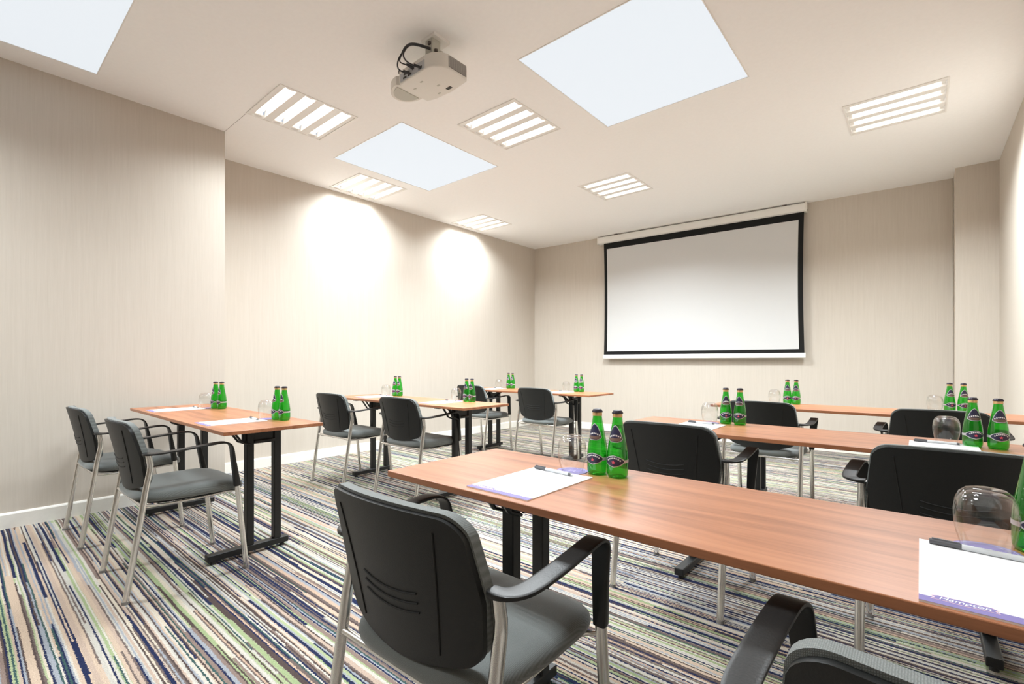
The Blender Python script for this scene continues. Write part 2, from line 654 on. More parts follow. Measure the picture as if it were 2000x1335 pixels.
# local x along the wall, local -y out of the wall
bm = B()
prof = [(-0.018, 2.826), (-0.018, 2.915), (-0.03, 2.93), (-0.095, 2.93), (-0.112, 2.915), (-0.115, 2.86), (-0.108, 2.838), (-0.092, 2.828), (-0.06, 2.826)]
a = [bm.verts.new((1.205, y, z)) for y, z in prof]
b = [bm.verts.new((3.895, y, z)) for y, z in prof]
for q in range(len(prof)):
    bm.faces.new((a[q], a[(q + 1) % len(prof)], b[(q + 1) % len(prof)], b[q]))
bm.faces.new(a); bm.faces.new(b)
mesh_obj('casing', bm, 'white_metal', scr, 30)
for x0, x1 in ((1.19, 1.207), (3.893, 3.912)):
    bm = B()
    box(bm, x0, x1, -0.118, -0.012, 2.822, 2.934, 0.006, 2)
    ec = mesh_obj('end_cap', bm, 'white_paint', scr)
    bm = B()
    xm = x0 if x0 < 2 else x1
    tube(bm, [(xm - 0.003, -0.07, 2.845), (xm + 0.003, -0.07, 2.845)], 0.008, 10, up=(0, 0, 1))
    mesh_obj('screw', bm, 'dark_brown', ec)
for xb in (1.45, 3.65):
    bm = B()
    box(bm, xb, xb + 0.05, -0.08, -0.002, 2.925, 2.946)
    mesh_obj('bracket', bm, 'dark_brown', scr)


def screen_strip(bm, u0, u1, v0, v1, y, n=20, th=0.0012):
    """sheet between side curves; u as fraction function, sides bow inwards at mid height"""
    def X(side, v):
        t = (v - 1.10) / (2.80 - 1.10)
        bow = 0.012 * 4 * t * (1 - t)
        return 1.289 + bow if side == 0 else 3.882 + 0.006 * (1 - t) - bow
    rows = []
    for i in range(n + 1):
        v = v0 + (v1 - v0) * i / n
        xa, xb = X(0, v), X(1, v)
        row = []
        for (s, d) in (u0, u1):
            row.append((xa + d) if s == 0 else (xb - d))
        rows.append([(x, v) for x in row])
    f = [[bm.verts.new((x, y, z)) for x, z in r] for r in rows]
    k = [[bm.verts.new((x, y + th, z)) for x, z in r] for r in rows]
    for i in range(n):
        bm.faces.new((f[i][0], f[i][1], f[i + 1][1], f[i + 1][0]))
        bm.faces.new((k[i][0], k[i + 1][0], k[i + 1][1], k[i][1]))
        bm.faces.new((f[i][0], f[i + 1][0], k[i + 1][0], k[i][0]))
        bm.faces.new((f[i][1], k[i][1], k[i + 1][1], f[i + 1][1]))
    bm.faces.new((f[0][0], k[0][0], k[0][1], f[0][1]))
    bm.faces.new((f[n][0], f[n][1], k[n][1], k[n][0]))


bm = B()
screen_strip(bm, (0, 0.046), (1, 0.055), 1.200, 2.740, -0.082)
mesh_obj('screen_fabric', bm, 'screen_fabric', scr)
bm = B()
screen_strip(bm, (0, 0.0), (0, 0.046), 1.15, 2.84, -0.082)
screen_strip(bm, (1, 0.055), (1, 0.0), 1.15, 2.84, -0.082)
screen_strip(bm, (0, 0.046), (1, 0.055), 1.15, 1.200, -0.082, 4)
screen_strip(bm, (0, 0.046), (1, 0.055), 2.740, 2.84, -0.082, 4)
mesh_obj('border', bm, 'screen_black', scr)
bm = B()
box(bm, 1.278, 3.90, -0.094, -0.07, 1.092, 1.152, 0.008, 3)
mesh_obj('bottom_bar', bm, 'white_metal', scr)

# ------------------------------------------------------------------ projector
PJ = Vector((-2.245, 1.89, 2.73))
pj = thing('projector', 'white ceiling projector with side vents and black cables, hung below the ceiling', 'projector', PJ)
bm = B()
poly = [(-0.185, -0.09), (-0.165, -0.125), (0.09, -0.125), (0.13, -0.115), (0.17, -0.08), (0.185, -0.04), (0.185, 0.10), (0.165, 0.125), (0.02, 0.14), (-0.12, 0.13), (-0.185, 0.11)]
prism(bm, poly, 0.0, 0.085)
bmesh.ops.recalc_face_normals(bm, faces=bm.faces)
bmesh.ops.bevel(bm, geom=[e for e in bm.edges if abs(e.verts[0].co.z - e.verts[1].co.z) < 1e-5], offset=0.010, segments=3, affect='EDGES', profile=0.5)
body = mesh_obj('body', bm, 'projector_white', pj, 35)
bm = B()
box(bm, 0.02, 0.06, 0.085, 0.105, -0.002, 0.004)
mesh_obj('receiver_window', bm, 'vent_dark', body)
for (x, y) in ((-0.14, -0.04), (-0.05, -0.06), (0.0, 0.03), (-0.06, 0.09)):
    bm = B()
    box(bm, x, x + 0.022, y, y + 0.010, -0.0012, 0.002)
    mesh_obj('sticker', bm, 'projector_grey', body)
# lens housing: rounded half disc at the screen side
bm = B()
pts = [(-0.19 + 0.135 * math.cos(t), -0.03 + 0.10 * math.sin(t)) for t in [R(90 + 180 * i / 16) for i in range(17)]]
prism(bm, [(x, y + 0.0) for x, y in pts] + [(-0.17, -0.11), (-0.17, 0.06)], 0.006, 0.06)
lh = mesh_obj('lens_housing', bm, 'projector_white', pj, 35)
bm = B()
prism(bm, [(-0.19 + 0.115 * math.cos(t), -0.03 + 0.082 * math.sin(t)) for t in [R(95 + 170 * i / 14) for i in range(15)]], 0.002, 0.02)
mesh_obj('lens_cover', bm, 'projector_grey', lh)
# side vent: dark panel and slats on the +x side
bm = B()
box(bm, 0.183, 0.1875, -0.038, 0.10, 0.012, 0.075)
vent = mesh_obj('vent', bm, 'vent_dark', pj)
for i in range(9):
    bm = B()
    box(bm, 0.1865, 0.1885, -0.038, 0.10, 0.0150 + i * 0.0068, 0.0168 + i * 0.0068)
    mesh_obj('slat', bm, 'projector_white', vent)
for i in range(8):
    bm = B()
    yy = -0.034 + i * 0.0185
    box(bm, 0.1865, 0.1885, yy, yy + 0.002, 0.012, 0.073)
    mesh_obj('slat', bm, 'projector_white', vent)
# connector panel on the back
bm = B()
box(bm, -0.15, 0.075, -0.128, -0.124, 0.006, 0.055)
cp = mesh_obj('connector_panel', bm, 'port_grey', pj)
for k, (x, z, w, h) in enumerate([(-0.12, 0.014, 0.03, 0.010), (-0.075, 0.014, 0.014, 0.012), (-0.052, 0.014, 0.010, 0.010), (-0.115, 0.034, 0.026, 0.012), (-0.07, 0.036, 0.010, 0.008), (0.025, 0.014, 0.010, 0.010), (0.042, 0.016, 0.012, 0.012), (-0.035, 0.036, 0.018, 0.010)]):
    bm = B()
    box(bm, x, x + w, -0.130, -0.126, z, z + h)
    mesh_obj('port', bm, 'vent_dark', cp)
bm = B()
box(bm, -0.02, 0.07, -0.127, -0.124, 0.034, 0.072, 0.001, 1)
mesh_obj('lamp_cover', bm, 'projector_white', pj)
# ceiling mount
bm = B()
box(bm, 0.0, 0.12, -0.09, 0.03, 0.198, 0.217)
mt = mesh_obj('mount_plate', bm, 'white_metal', pj)
bm = B()
box(bm, 0.03, 0.095, -0.085, -0.02, 0.105, 0.20, 0.006, 2)
mesh_obj('mount_post', bm, 'projector_grey', pj)
for ax, ay in ((-0.13, -0.08), (0.15, -0.06), (0.12, 0.08), (-0.10, 0.08)):
    bm = B()
    sweep(bm, [(0.06, -0.05, 0.112), (ax, ay, 0.100), (ax, ay, 0.080)], circ(0.010, 0.004, 8), (0, 0, 1))
    mesh_obj('mount_arm', bm, 'projector_grey', pj)
for x, y, z in ((0.075, -0.088, 0.17), (0.10, -0.06, 0.13), (-0.17, -0.115, 0.085)):
    bm = B()
    lathe(bm, [(0.004, -0.012), (0.011, -0.010), (0.011, 0.004), (0.005, 0.006)], 10, cx=0, cy=0)
    s_ = mesh_obj('mount_screw', bm, 'dark_brown', pj)
    s_.location = (x, y, z)
# cables
def cable(pts, r, nm='cable'):
    bm = B()
    tube(bm, catmull([Vector(p) - PJ for p in pts], 6), r, 8, up=(0, 1, 0.03))
    return mesh_obj(nm, bm, 'cable_black', pj, 'all')


cable([(-2.16, 1.80, 2.86), (-2.19, 1.735, 2.862), (-2.24, 1.72, 2.879), (-2.286, 1.72, 2.880), (-2.318, 1.722, 2.862)], 0.0085, 'cable_bundle')
cable([(-2.305, 1.72, 2.872), (-2.348, 1.715, 2.835), (-2.350, 1.71, 2.79), (-2.325, 1.715, 2.757), (-2.30, 1.765, 2.752)], 0.0042)
cable([(-2.300, 1.72, 2.874), (-2.288, 1.705, 2.825), (-2.250, 1.70, 2.775), (-2.215, 1.72, 2.748), (-2.20, 1.765, 2.748)], 0.0045)
cable([(-2.312, 1.72, 2.867), (-2.336, 1.715, 2.83), (-2.318, 1.71, 2.80), (-2.285, 1.73, 2.782), (-2.27, 1.765, 2.776)], 0.0036)
for (x, z, r_) in ((-2.30, 2.752, 0.010), (-2.20, 2.748, 0.010), (-2.272, 2.777, 0.013)):
    bm = B()
    sweep(bm, [Vector((x - 0.012, 1.722, z + 0.006)) - PJ, Vector((x, 1.766, z)) - PJ], circ(r_, r_ * 0.7, 8), (0, 0, 1), [(0.6, 0.6), (1, 1)])
    mesh_obj('plug', bm, 'cable_black', pj)


# ------------------------------------------------------------------ tables
TT, TTH, TD, TL = 0.722, 0.018, 0.482, 1.78
TABLES = {
    'L1': dict(x=-4.215, y=0.81, legs=(-3.98, -2.785), label='walnut folding table nearest the camera against the left wall, right corner pointing to the aisle'),
    'L2': dict(x=-4.205, y=2.32, legs=(-3.90, -2.775), label='middle walnut folding table of the left column, two chairs drawn up'),
    'L3': dict(x=-4.215, y=4.0, legs=(-3.97, -2.80), label='far walnut folding table of the left column, in the room corner'),
    'R1': dict(x=-1.212, y=0.845, legs=(-0.93, 0.19), label='large foreground walnut folding table running out of the right edge'),
    'R2': dict(x=-1.215, y=2.235, legs=(-0.885, 0.19), label='middle walnut folding table of the right column, behind the foreground table'),
    'R3': dict(x=-1.225, y=3.77, legs=(-0.95, 0.20), label='far walnut folding table of the right column, nearest the projection screen'),
}


def make_table(key, d):
    t = thing('folding_table', d['label'], 'table', (d['x'] + TL / 2, d['y'] + TD / 2, 0), 0, 'folding conference tables')
    hx, hy = TL / 2, TD / 2
    bm = B()
    box(bm, -hx, hx, -hy, hy, TT - TTH, TT, 0.002, 2)
    mesh_obj('tabletop', bm, 'walnut_laminate', t)
    for lx in d['legs']:
        X = lx - (d['x'] + hx)
        s = 1 if X > 0 else -1
        bm = B()
        box(bm, X - 0.022, X + 0.022, -hy + 0.035, hy - 0.035, 0.018, 0.052, 0.003, 1)
        ft = mesh_obj('foot', bm, 'black_metal', t)
        for yy in (-hy + 0.065, hy - 0.065):
            bm = B()
            cyl(bm, X, yy, 0.0, 0.018, 0.014, 12, 0.011)
            mesh_obj('glide', bm, 'rubber', ft)
        for yy in (0.0, 0.145):
            bm = B()
            box(bm, X - 0.022, X + 0.022, yy - 0.019, yy + 0.019, 0.052, TT - TTH - 0.012, 0.003, 1)
            mesh_obj('column', bm, 'black_metal', t)
        bm = B()
        box(bm, X - 0.03, X + 0.03, -hy + 0.05, hy - 0.05, TT - TTH - 0.012, TT - TTH, 0.002, 1)
        mesh_obj('top_rail', bm, 'black_metal', t)
        bm = B()
        box(bm, X - 0.012, X + 0.012, -0.035, 0.135, 0.615, 0.668, 0.003, 1)
        mesh_obj('hinge_plate', bm, 'black_metal', t)
        bm = B()
        box(bm, X - 0.026, X + 0.026, 0.018, 0.128, 0.600, 0.618, 0.003, 1)
        mesh_obj('cross_bar', bm, 'black_metal', t)
        for dx in (-0.03, 0.03):
            bm = B()
            sweep(bm, [(X + dx, -0.105, TT - TTH - 0.008), (X + dx, -0.085, 0.672), (X + dx, -0.045, 0.615), (X + dx, 0.005, 0.595)], circ(0.006, 0.011, 6), (1, 0, 0))
            mesh_obj('strut', bm, 'black_metal', t)
        bm = B()
        # folding brace running inwards under the top
        sweep(bm, [(X - s * 0.015, 0.03, 0.60), (X - s * 0.09, 0.03, 0.655), (X - s * 0.17, 0.03, TT - TTH - 0.006)], circ(0.012, 0.005, 8), (0, 1, 0))
        mesh_obj('brace', bm, 'black_metal', t)
    return t


for k_, d_ in TABLES.items():
    make_table(k_, d_)


# ------------------------------------------------------------------ chair
def back_y(x, z):
    t = (z - 0.44) / 0.35
    return -0.188 - 0.055 * t - 0.018 * t * t + 0.045 * (x / 0.225) ** 2


def back_grid(bm, top, bot, w_top, w_mid, w_bot, y0, y1, rt=0.046, rb=0.036, nz=26, nx=16, sag=0.040, crown=0.010, puff=0.0):
    def hw(t):
        w = w_bot + (w_mid - w_bot) * min(1, t / 0.45) if t < 0.45 else w_mid + (w_top - w_mid) * (t - 0.45) / 0.55
        H = top - bot
        zt, zb = (1 - t) * H, t * H
        if zt < rt:
            w -= rt - math.sqrt(max(0, rt * rt - (rt - zt) ** 2))
        if zb < rb:
            w -= rb - math.sqrt(max(0, rb * rb - (rb - zb) ** 2))
        return w
    ts = [0.5 - 0.5 * math.cos(math.pi * i / nz) for i in range(nz + 1)]
    F, K = [], []
    for t in ts:
        w = hw(t)
        rf, rk = [], []
        for j in range(nx + 1):
            s = -1 + 2 * j / nx
            s = math.sin(s * math.pi / 2)
            x = w * s
            z = bot + (top - bot) * t + sag * (x / 0.22) ** 2 * (1 - t) - crown * (x / 0.22) ** 2 * t
            y = back_y(x, z)
            edge = (1 - s * s) * 4 * t * (1 - t)
            rf.append(bm.verts.new((x, y + y1 + puff * min(1, edge * 1.5), z)))
            rk.append(bm.verts.new((x, y + y0, z)))
        F.append(rf); K.append(rk)
    n = nz
    for i in range(n):
        for j in range(nx):
            bm.faces.new((F[i][j], F[i][j + 1], F[i + 1][j + 1], F[i + 1][j]))
            bm.faces.new((K[i][j], K[i + 1][j], K[i + 1][j + 1], K[i][j + 1]))
        bm.faces.new((F[i][0], F[i + 1][0], K[i + 1][0], K[i][0]))
        bm.faces.new((F[i][nx], K[i][nx], K[i + 1][nx], F[i + 1][nx]))
    for j in range(nx):
        bm.faces.new((F[0][j], K[0][j], K[0][j + 1], F[0][j + 1]))
        bm.faces.new((F[n][j], F[n][j + 1], K[n][j + 1], K[n][j]))


def superell(a, b, n=40, e=3.6):
    out = []
    for i in range(n):
        t = 2 * math.pi * i / n
        c, s = math.cos(t), math.sin(t)
        out.append((a * math.copysign(abs(c) ** (2 / e), c), b * math.copysign(abs(s) ** (2 / e), s)))
    return out


def chair_proto():
    t = thing('conference_chair', 'x', 'chair')
    # backrest shell + cushion
    bm = B()
    back_grid(bm, 0.776, 0.455, 0.205, 0.222, 0.208, -0.012, 0.0)
    shell = mesh_obj('back_shell', bm, 'shell_plastic', t, 35)
    for s in (-1, 1):
        bm = B()
        pts = []
        for i in range(9):
            z = 0.742 - 0.250 * i / 8
            x = s * (0.150 - 0.030 * i / 8)
            pts.append((x, back_y(x, z) - 0.0122, z))
        tube(bm, pts, 0.0022, 6, up=(1, 0, 0))
        mesh_obj('groove', bm, 'groove_black', shell)
    for q in range(3):
        bm = B()
        pts = []
        for i in range(11):
            x = -0.085 + 0.17 * i / 10
            z = 0.598 - q * 0.020 + 0.010 * (x / 0.085) ** 2
            pts.append((x, back_y(x, z) - 0.0122, z))
        tube(bm, pts, 0.0022, 6, up=(0, 0, 1))
        mesh_obj('groove', bm, 'groove_black', shell)
    bm = B()
    back_grid(bm, 0.783, 0.460, 0.208, 0.225, 0.205, 0.0, 0.022, puff=0.016)
    mesh_obj('back_cushion', bm, 'grey_upholstery', t, 60)
    # seat
    bm = B()
    rings = []
    for sc_, z in ((0.80, 0.402), (0.93, 0.405), (0.985, 0.414), (1.0, 0.428), (0.985, 0.444), (0.94, 0.455), (0.82, 0.462), (0.55, 0.466), (0.25, 0.467)):
        ring = []
        for x, y in superell(0.229, 0.236, 44, 4.4):
            x *= sc_ * (1.0 - 0.06 * max(0, -y / 0.236))
            y = y * sc_ + 0.030
            dz = -0.020 * max(0, (y - 0.13) / 0.13) ** 2 + 0.008 * max(0, (-y - 0.05) / 0.15) - 0.006 * (1 - (x / 0.23) ** 2) * (1 if z > 0.44 else 0)
            ring.append(bm.verts.new((x, y, z + dz)))
        rings.append(ring)
    for a, b in zip(rings, rings[1:]):
        for j in range(len(a)):
            bm.faces.new((a[j], a[(j + 1) % len(a)], b[(j + 1) % len(a)], b[j]))
    bm.faces.new(rings[0][::-1]); bm.faces.new(rings[-1])
    mesh_obj('seat', bm, 'grey_upholstery', t, 60)
    bm = B()
    prism(bm, [(x * 0.82, y * 0.82 + 0.03) for x, y in superell(0.228, 0.236, 28)], 0.394, 0.404)
    mesh_obj('seat_pan', bm, 'black_plastic', t)
    for s in (-1, 1):
        # rear leg
        bm = B()
        path = [(s * 0.240, -0.243, 0.012), (s * 0.239, -0.170, 0.49), (s * 0.238, -0.157, 0.56), (s * 0.237, -0.156, 0.585), (s * 0.236, -0.164, 0.636)]
        tube(bm, path, 0.0125, 12, rb=0.0145, up=(1, 0, 0))
        lg = mesh_obj('leg', bm, 'chrome', t, 50)
        bm = B()
        cyl(bm, s * 0.240, -0.2445, 0.0, 0.013, 0.0142, 12)
        mesh_obj('foot_cap', bm, 'glide_grey', lg)
        # front leg
        bm = B()
        tube(bm, [(s * 0.241, 0.243, 0.012), (s * 0.243, 0.199, 0.440)], 0.0125, 12, rb=0.0145, up=(1, 0, 0))
        lg = mesh_obj('leg', bm, 'chrome', t, 50)
        bm = B()
        cyl(bm, s * 0.241, 0.244, 0.0, 0.013, 0.0142, 12)
        mesh_obj('foot_cap', bm, 'glide_grey', lg)
        # armrest strap
        bm = B()
        pts = catmull([(s * 0.228, -0.170, 0.636), (s * 0.258, -0.163, 0.637), (s * 0.277, -0.125, 0.639), (s * 0.278, -0.03, 0.645), (s * 0.274, 0.06, 0.652),
                       (s * 0.270, 0.118, 0.655), (s * 0.266, 0.150, 0.647), (s * 0.262, 0.167, 0.624), (s * 0.256, 0.176, 0.57), (s * 0.249, 0.188, 0.50), (s * 0.243, 0.200, 0.428)], 5)
        n = len(pts)
        sec = [(a * 1.0, b * 1.0) for a, b in superell(1.0, 1.0, 16, 5.0)]
        rings = []
        for i, p in enumerate(pts):
            f = i / (n - 1)
            tg = (pts[min(i + 1, n - 1)] - pts[max(i - 1, 0)]).normalized()
            wx = Vector((1, 0, 0))
            if f < 0.2:
                mixf = f / 0.2
                side = (Vector((0.35, -1.0 * s, 0)) * (1 - mixf) + Vector((1, 0, 0)) * mixf * 1.0)
                side = (side - tg * side.dot(tg))
                if side.length < 0.2:
                    side = Vector((0, -1, 0)) - tg * Vector((0, -1, 0)).dot(tg)
                wx = side.normalized()
                if s < 0 and wx.x < 0:
                    pass
            side = wx - tg * wx.dot(tg)
            side.normalize()
            nrm = side.cross(tg).normalized()
            if f < 0.15:
                w, h = 0.016 + 0.006 * f / 0.15, 0.0075 - 0.003 * f / 0.15
            elif f < 0.68:
                w, h = 0.022 + 0.002 * (f - 0.15) / 0.53, 0.0045
            else:
                w, h = 0.024 - 0.008 * (f - 0.68) / 0.32, 0.0045 + 0.010 * (f - 0.68) / 0.32
            rings.append([bm.verts.new(p + side * (a * w) + nrm * (b * h)) for a, b in sec])
        m = len(sec)
        for i in range(n - 1):
            # keep rings matched by nearest start vertex
            best = min(range(m), key=lambda q: sum((rings[i + 1][(j + q) % m].co - rings[i][j].co).length for j in range(0, m, 3)))
            rings[i + 1] = rings[i + 1][best:] + rings[i + 1][:best]
            for j in range(m):
                bm.faces.new((rings[i][j], rings[i][(j + 1) % m], rings[i + 1][(j + 1) % m], rings[i + 1][j]))
        bm.faces.new(rings[0][::-1]); bm.faces.new(rings[-1])
        mesh_obj('armrest', bm, 'black_plastic', t, 50)
        # side rail under the seat
        bm = B()
        tube(bm, catmull([(s * 0.190, -0.183, 0.400), (s * 0.193, -0.10, 0.389), (s * 0.193, 0.08, 0.390), (s * 0.198, 0.175, 0.396), (s * 0.243, 0.203, 0.402)], 4), 0.0065, 8, up=(0, 0, 1))
        mesh_obj('seat_rail', bm, 'chrome', t, 'all')
    bm = B()
    tube(bm, [(-0.239, -0.183, 0.408), (0.239, -0.183, 0.408)], 0.009, 10, up=(0, 0, 1))
    mesh_obj('cross_tube', bm, 'chrome', t, 60)
    return t


CHAIRS = [
    (-3.812, 0.705, 1, 'left of two grey armchairs at the nearest left table, closest to left wall'),
    (-2.853, 0.730, 0, 'right of two grey armchairs at the nearest left table, fully visible to its feet'),
    (-3.825, 2.300, 2, 'grey armchair at the left place of the middle left table'),
    (-3.005, 2.390, 2, 'grey armchair at the right place of the middle left table'),
    (-3.92, 4.06, 0, 'grey armchair at the left place of far left table, half hidden by bottles'),
    (-3.00, 4.067, 0, 'grey armchair at the right place of far left table, in the aisle'),
    (-0.815, 0.793, 1, 'large foreground grey armchair seen from behind with black ribbed back shell'),
    (0.105, 0.765, 0, 'armchair cut off at the bottom right, only backrest top and one armrest showing'),
    (-0.852, 2.246, 0, 'black-backed armchair at the left place of the middle right table, behind two bottles'),
    (0.083, 2.212, 0, 'black-backed armchair at the right place of middle right table, behind the large glass'),
    (-0.83, 3.76, 0, 'armchair at the left place of far right table, pale grey seat showing'),
    (0.08, 3.77, 0, 'armchair at the right place of far right table, only black back and armrest showing'),
]
cp_ = chair_proto()
for i, (x, y, rz, lab) in enumerate(CHAIRS):
    o = cp_ if i == 0 else copy_tree(cp_)
    o.location = (x, y, 0)
    o.rotation_euler = (0, 0, R(rz))
    tag(o, lab, 'chair', 'grey conference armchairs')


# ------------------------------------------------------------------ bottle
BP = [(0.0, 0.004), (0.018, 0.0035), (0.0225, 0.0), (0.0265, 0.002), (0.0290, 0.009), (0.0297, 0.020), (0.0298, 0.050), (0.0290, 0.066), (0.0272, 0.082),
      (0.0243, 0.100), (0.0210, 0.118), (0.0178, 0.136), (0.0150, 0.153), (0.0132, 0.166), (0.0128, 0.176)]


def brad(z):
    for (r0, z0), (r1, z1) in zip(BP[3:], BP[4:]):
        if z0 <= z <= z1:
            return r0 + (r1 - r0) * (z - z0) / (z1 - z0)
    return BP[-1][0]


def patch(bm, z0, z1, half, off, nz=12, na=14):
    """patch wrapped round the bottle, half(t) gives the half width in metres at height fraction t; centred on -y"""
    rows = []
    for i in range(nz + 1):
        t = i / nz
        z = z0 + (z1 - z0) * t
        r = brad(z) + off
        h = max(0.0004, half(t)) / r
        rows.append([bm.verts.new((r * math.sin(-h + 2 * h * j / na), -r * math.cos(-h + 2 * h * j / na), z)) for j in range(na + 1)])
    for a, b in zip(rows, rows[1:]):
        for j in range(na):
            bm.faces.new((a[j], a[j + 1], b[j + 1], b[j]))


def lens(w, p=0.8):
    return lambda t: w * max(0.0, 1 - abs(2 * t - 1) ** 1.6) ** p


def arch(w):
    def f(t):
        if t < 0.16:
            return w * (0.45 + 0.55 * math.sqrt(t / 0.16))
        return w * max(0.0, 1 - (t - 0.16) / 0.84) ** 0.62
    return f


def bottle_proto():
    t = thing('water_bottle', 'x', 'bottle')
    bm = B()
    lathe(bm, BP, 28)
    mesh_obj('glass_body', bm, 'bottle_glass', t, 'all')
    bm = B()
    lathe(bm, [(0.0139, 0.1685), (0.0136, 0.1785), (0.0131, 0.1795)], 24, False, False)
    mesh_obj('foil_collar', bm, 'gold_foil', t, 'all')
    bm = B()
    n = 42
    rings = []
    for r, z, am in ((0.0150, 0.1785, 0.0008), (0.0148, 0.1815, 0.0006), (0.0138, 0.184, 0.0), (0.0118, 0.1875, 0.0), (0.006, 0.1885, 0)):
        rings.append([bm.verts.new(((r + am * math.cos(21 * 2 * math.pi * i / n)) * math.cos(2 * math.pi * i / n),
                                    (r + am * math.cos(21 * 2 * math.pi * i / n)) * math.sin(2 * math.pi * i / n), z)) for i in range(n)])
    for a, b in zip(rings, rings[1:]):
        for j in range(n):
            bm.faces.new((a[j], a[(j + 1) % n], b[(j + 1) % n], b[j]))
    bm.faces.new(rings[0][::-1]); bm.faces.new(rings[-1])
    mesh_obj('crown_cap', bm, 'cap_dark', t, 40)
    # neck label
    bm = B(); patch(bm, 0.100, 0.1475, arch(0.0245), 0.0004)
    nl = mesh_obj('neck_label', bm, 'label_silver', t, 'all')
    bm = B(); patch(bm, 0.1023, 0.1450, arch(0.0222), 0.0008)
    mesh_obj('label_field', bm, 'label_navy', nl, 'all')
    bm = B(); patch(bm, 0.1035, 0.1120, lambda q: 0.0165 + 0.004 * q, 0.0011, 4)
    mesh_obj('label_ribbon', bm, 'label_brown', nl, 'all')
    bm = B()
    for q in range(7):
        a = (-3 + q) * 0.235
        zc = 0.119 - 0.0016 * (q - 3) ** 2 * 0.35
        for dx, w in ((0, 0.0011), (0.0018, 0.0007)):
            r = brad(zc) + 0.0012
            aa = a + dx / r
            v = [bm.verts.new((r * math.sin(aa + e * w / r), -r * math.cos(aa + e * w / r), zc + z)) for e, z in ((-1, -0.002), (1, -0.002), (1, 0.0022), (-1, 0.0022))]
            bm.faces.new(v)
    mesh_obj('label_print', bm, 'white_print', nl)
    # body label
    bm = B(); patch(bm, 0.043, 0.0515, lambda q: 0.088, 0.0003, 2, 36)
    mesh_obj('label_band', bm, 'label_silver', t, 'all')
    bm = B(); patch(bm, 0.031, 0.0645, lens(0.0335, 0.75), 0.0006)
    bl = mesh_obj('body_label', bm, 'label_silver', t, 'all')
    bm = B(); patch(bm, 0.0335, 0.0620, lens(0.0305, 0.75), 0.0010)
    mesh_obj('label_field', bm, 'label_navy', bl, 'all')
    bm = B()
    for q in range(8):
        a = (-3.5 + q) * 0.17
        zc = 0.0572 - 0.00055 * (q - 3.5) ** 2
        for dx, w in ((0, 0.0011), (0.0022, 0.0007)):
            r = brad(zc) + 0.0014
            aa = a + dx / r
            v = [bm.verts.new((r * math.sin(aa + e * w / r), -r * math.cos(aa + e * w / r), zc + z)) for e, z in ((-1, -0.0018), (1, -0.0018), (1, 0.002), (-1, 0.002))]
            bm.faces.new(v)
    mesh_obj('label_print', bm, 'white_print', bl)
    bm = B()
    c = bm.verts.new((0, -(brad(0.045) + 0.0016), 0.0455))
    st = []
    for q in range(10):
        rr = 0.0062 if q % 2 == 0 else 0.0027
        a = math.pi / 2 + q * math.pi / 5
        xx = rr * math.cos(a)
        st.append(bm.verts.new((xx, -math.sqrt((brad(0.045) + 0.0016) ** 2 - xx * xx), 0.0455 + rr * math.sin(a))))
    for q in range(10):
        bm.faces.new((c, st[q], st[(q + 1) % 10]))
    mesh_obj('label_star', bm, 'label_star', bl)
    return t


# ------------------------------------------------------------------ tumbler + coaster, pad, pen
def glass_proto():
    t = thing('drinking_glass', 'x', 'glass')
    outer = [(0.0305, 0.0), (0.0335, 0.008), (0.0385, 0.026), (0.0418, 0.048), (0.0422, 0.066), (0.0400, 0.084), (0.0345, 0.097), (0.0255, 0.1045), (0.014, 0.1065), (0.0, 0.1065)]
    inner = [(0.0292, 0.0), (0.0322, 0.008), (0.0372, 0.026), (0.0405, 0.048), (0.0409, 0.065), (0.0385, 0.081), (0.033, 0.092), (0.024, 0.098), (0.013, 0.0995), (0.0, 0.0995)]
    bm = B()
    lathe(bm, outer, 32, False, False)
    mesh_obj('bowl', bm, 'tumbler_glass', t, 'all')
    bm = B()
    lathe(bm, inner[4:], 32, False, False)
    mesh_obj('inner_base', bm, 'tumbler_glass', t, 'all')
    bm = B()
    lathe(bm, [(0.0292, 0.0), (0.0300, -0.0004), (0.0308, 0.0), (0.0308, 0.0012), (0.0300, 0.0016), (0.0292, 0.0012)], 32, False, False)
    mesh_obj('rim', bm, 'tumbler_glass', t, 'all')
    return t


def coaster_proto():
    t = thing('coaster', 'x', 'coaster')
    bm = B()
    cyl(bm, 0, 0, 0.0, 0.0015, 0.046, 40)
    c = mesh_obj('disc', bm, 'purple_print', t)
    bm = B()
    lathe(bm, [(0.0405, 0.0015), (0.0405, 0.0017), (0.0420, 0.0017), (0.0420, 0.0015)], 40, False, False)
    mesh_obj('printed_ring', bm, 'lilac_print', c)
    bm = B()
    for (x0, x1, y0, y1) in ((-0.009, -0.0065, -0.010, 0.010), (0.0065, 0.009, -0.010, 0.010), (-0.0065, 0.0065, -0.0012, 0.0012)):
        box(bm, x0, x1, y0, y1, 0.0015, 0.0017)
    mesh_obj('printed_letter', bm, 'lilac_print', c)
    return t


def text_mesh(s, size, shear=0.25):
    cu = bpy.data.curves.new('lettering', 'FONT')
    cu.body = s
    cu.size = size
    cu.shear = shear
    cu.align_x = 'CENTER'
    cu.align_y = 'CENTER'
    cu.extrude = 0.00008
    ob = bpy.data.objects.new('lettering', cu)
    COL.objects.link(ob)
    dg = bpy.context.evaluated_depsgraph_get()
    dg.update()
    me = bpy.data.meshes.new_from_object(ob.evaluated_get(dg))
    bpy.data.objects.remove(ob)
    return me


PW, PL = 0.202, 0.292


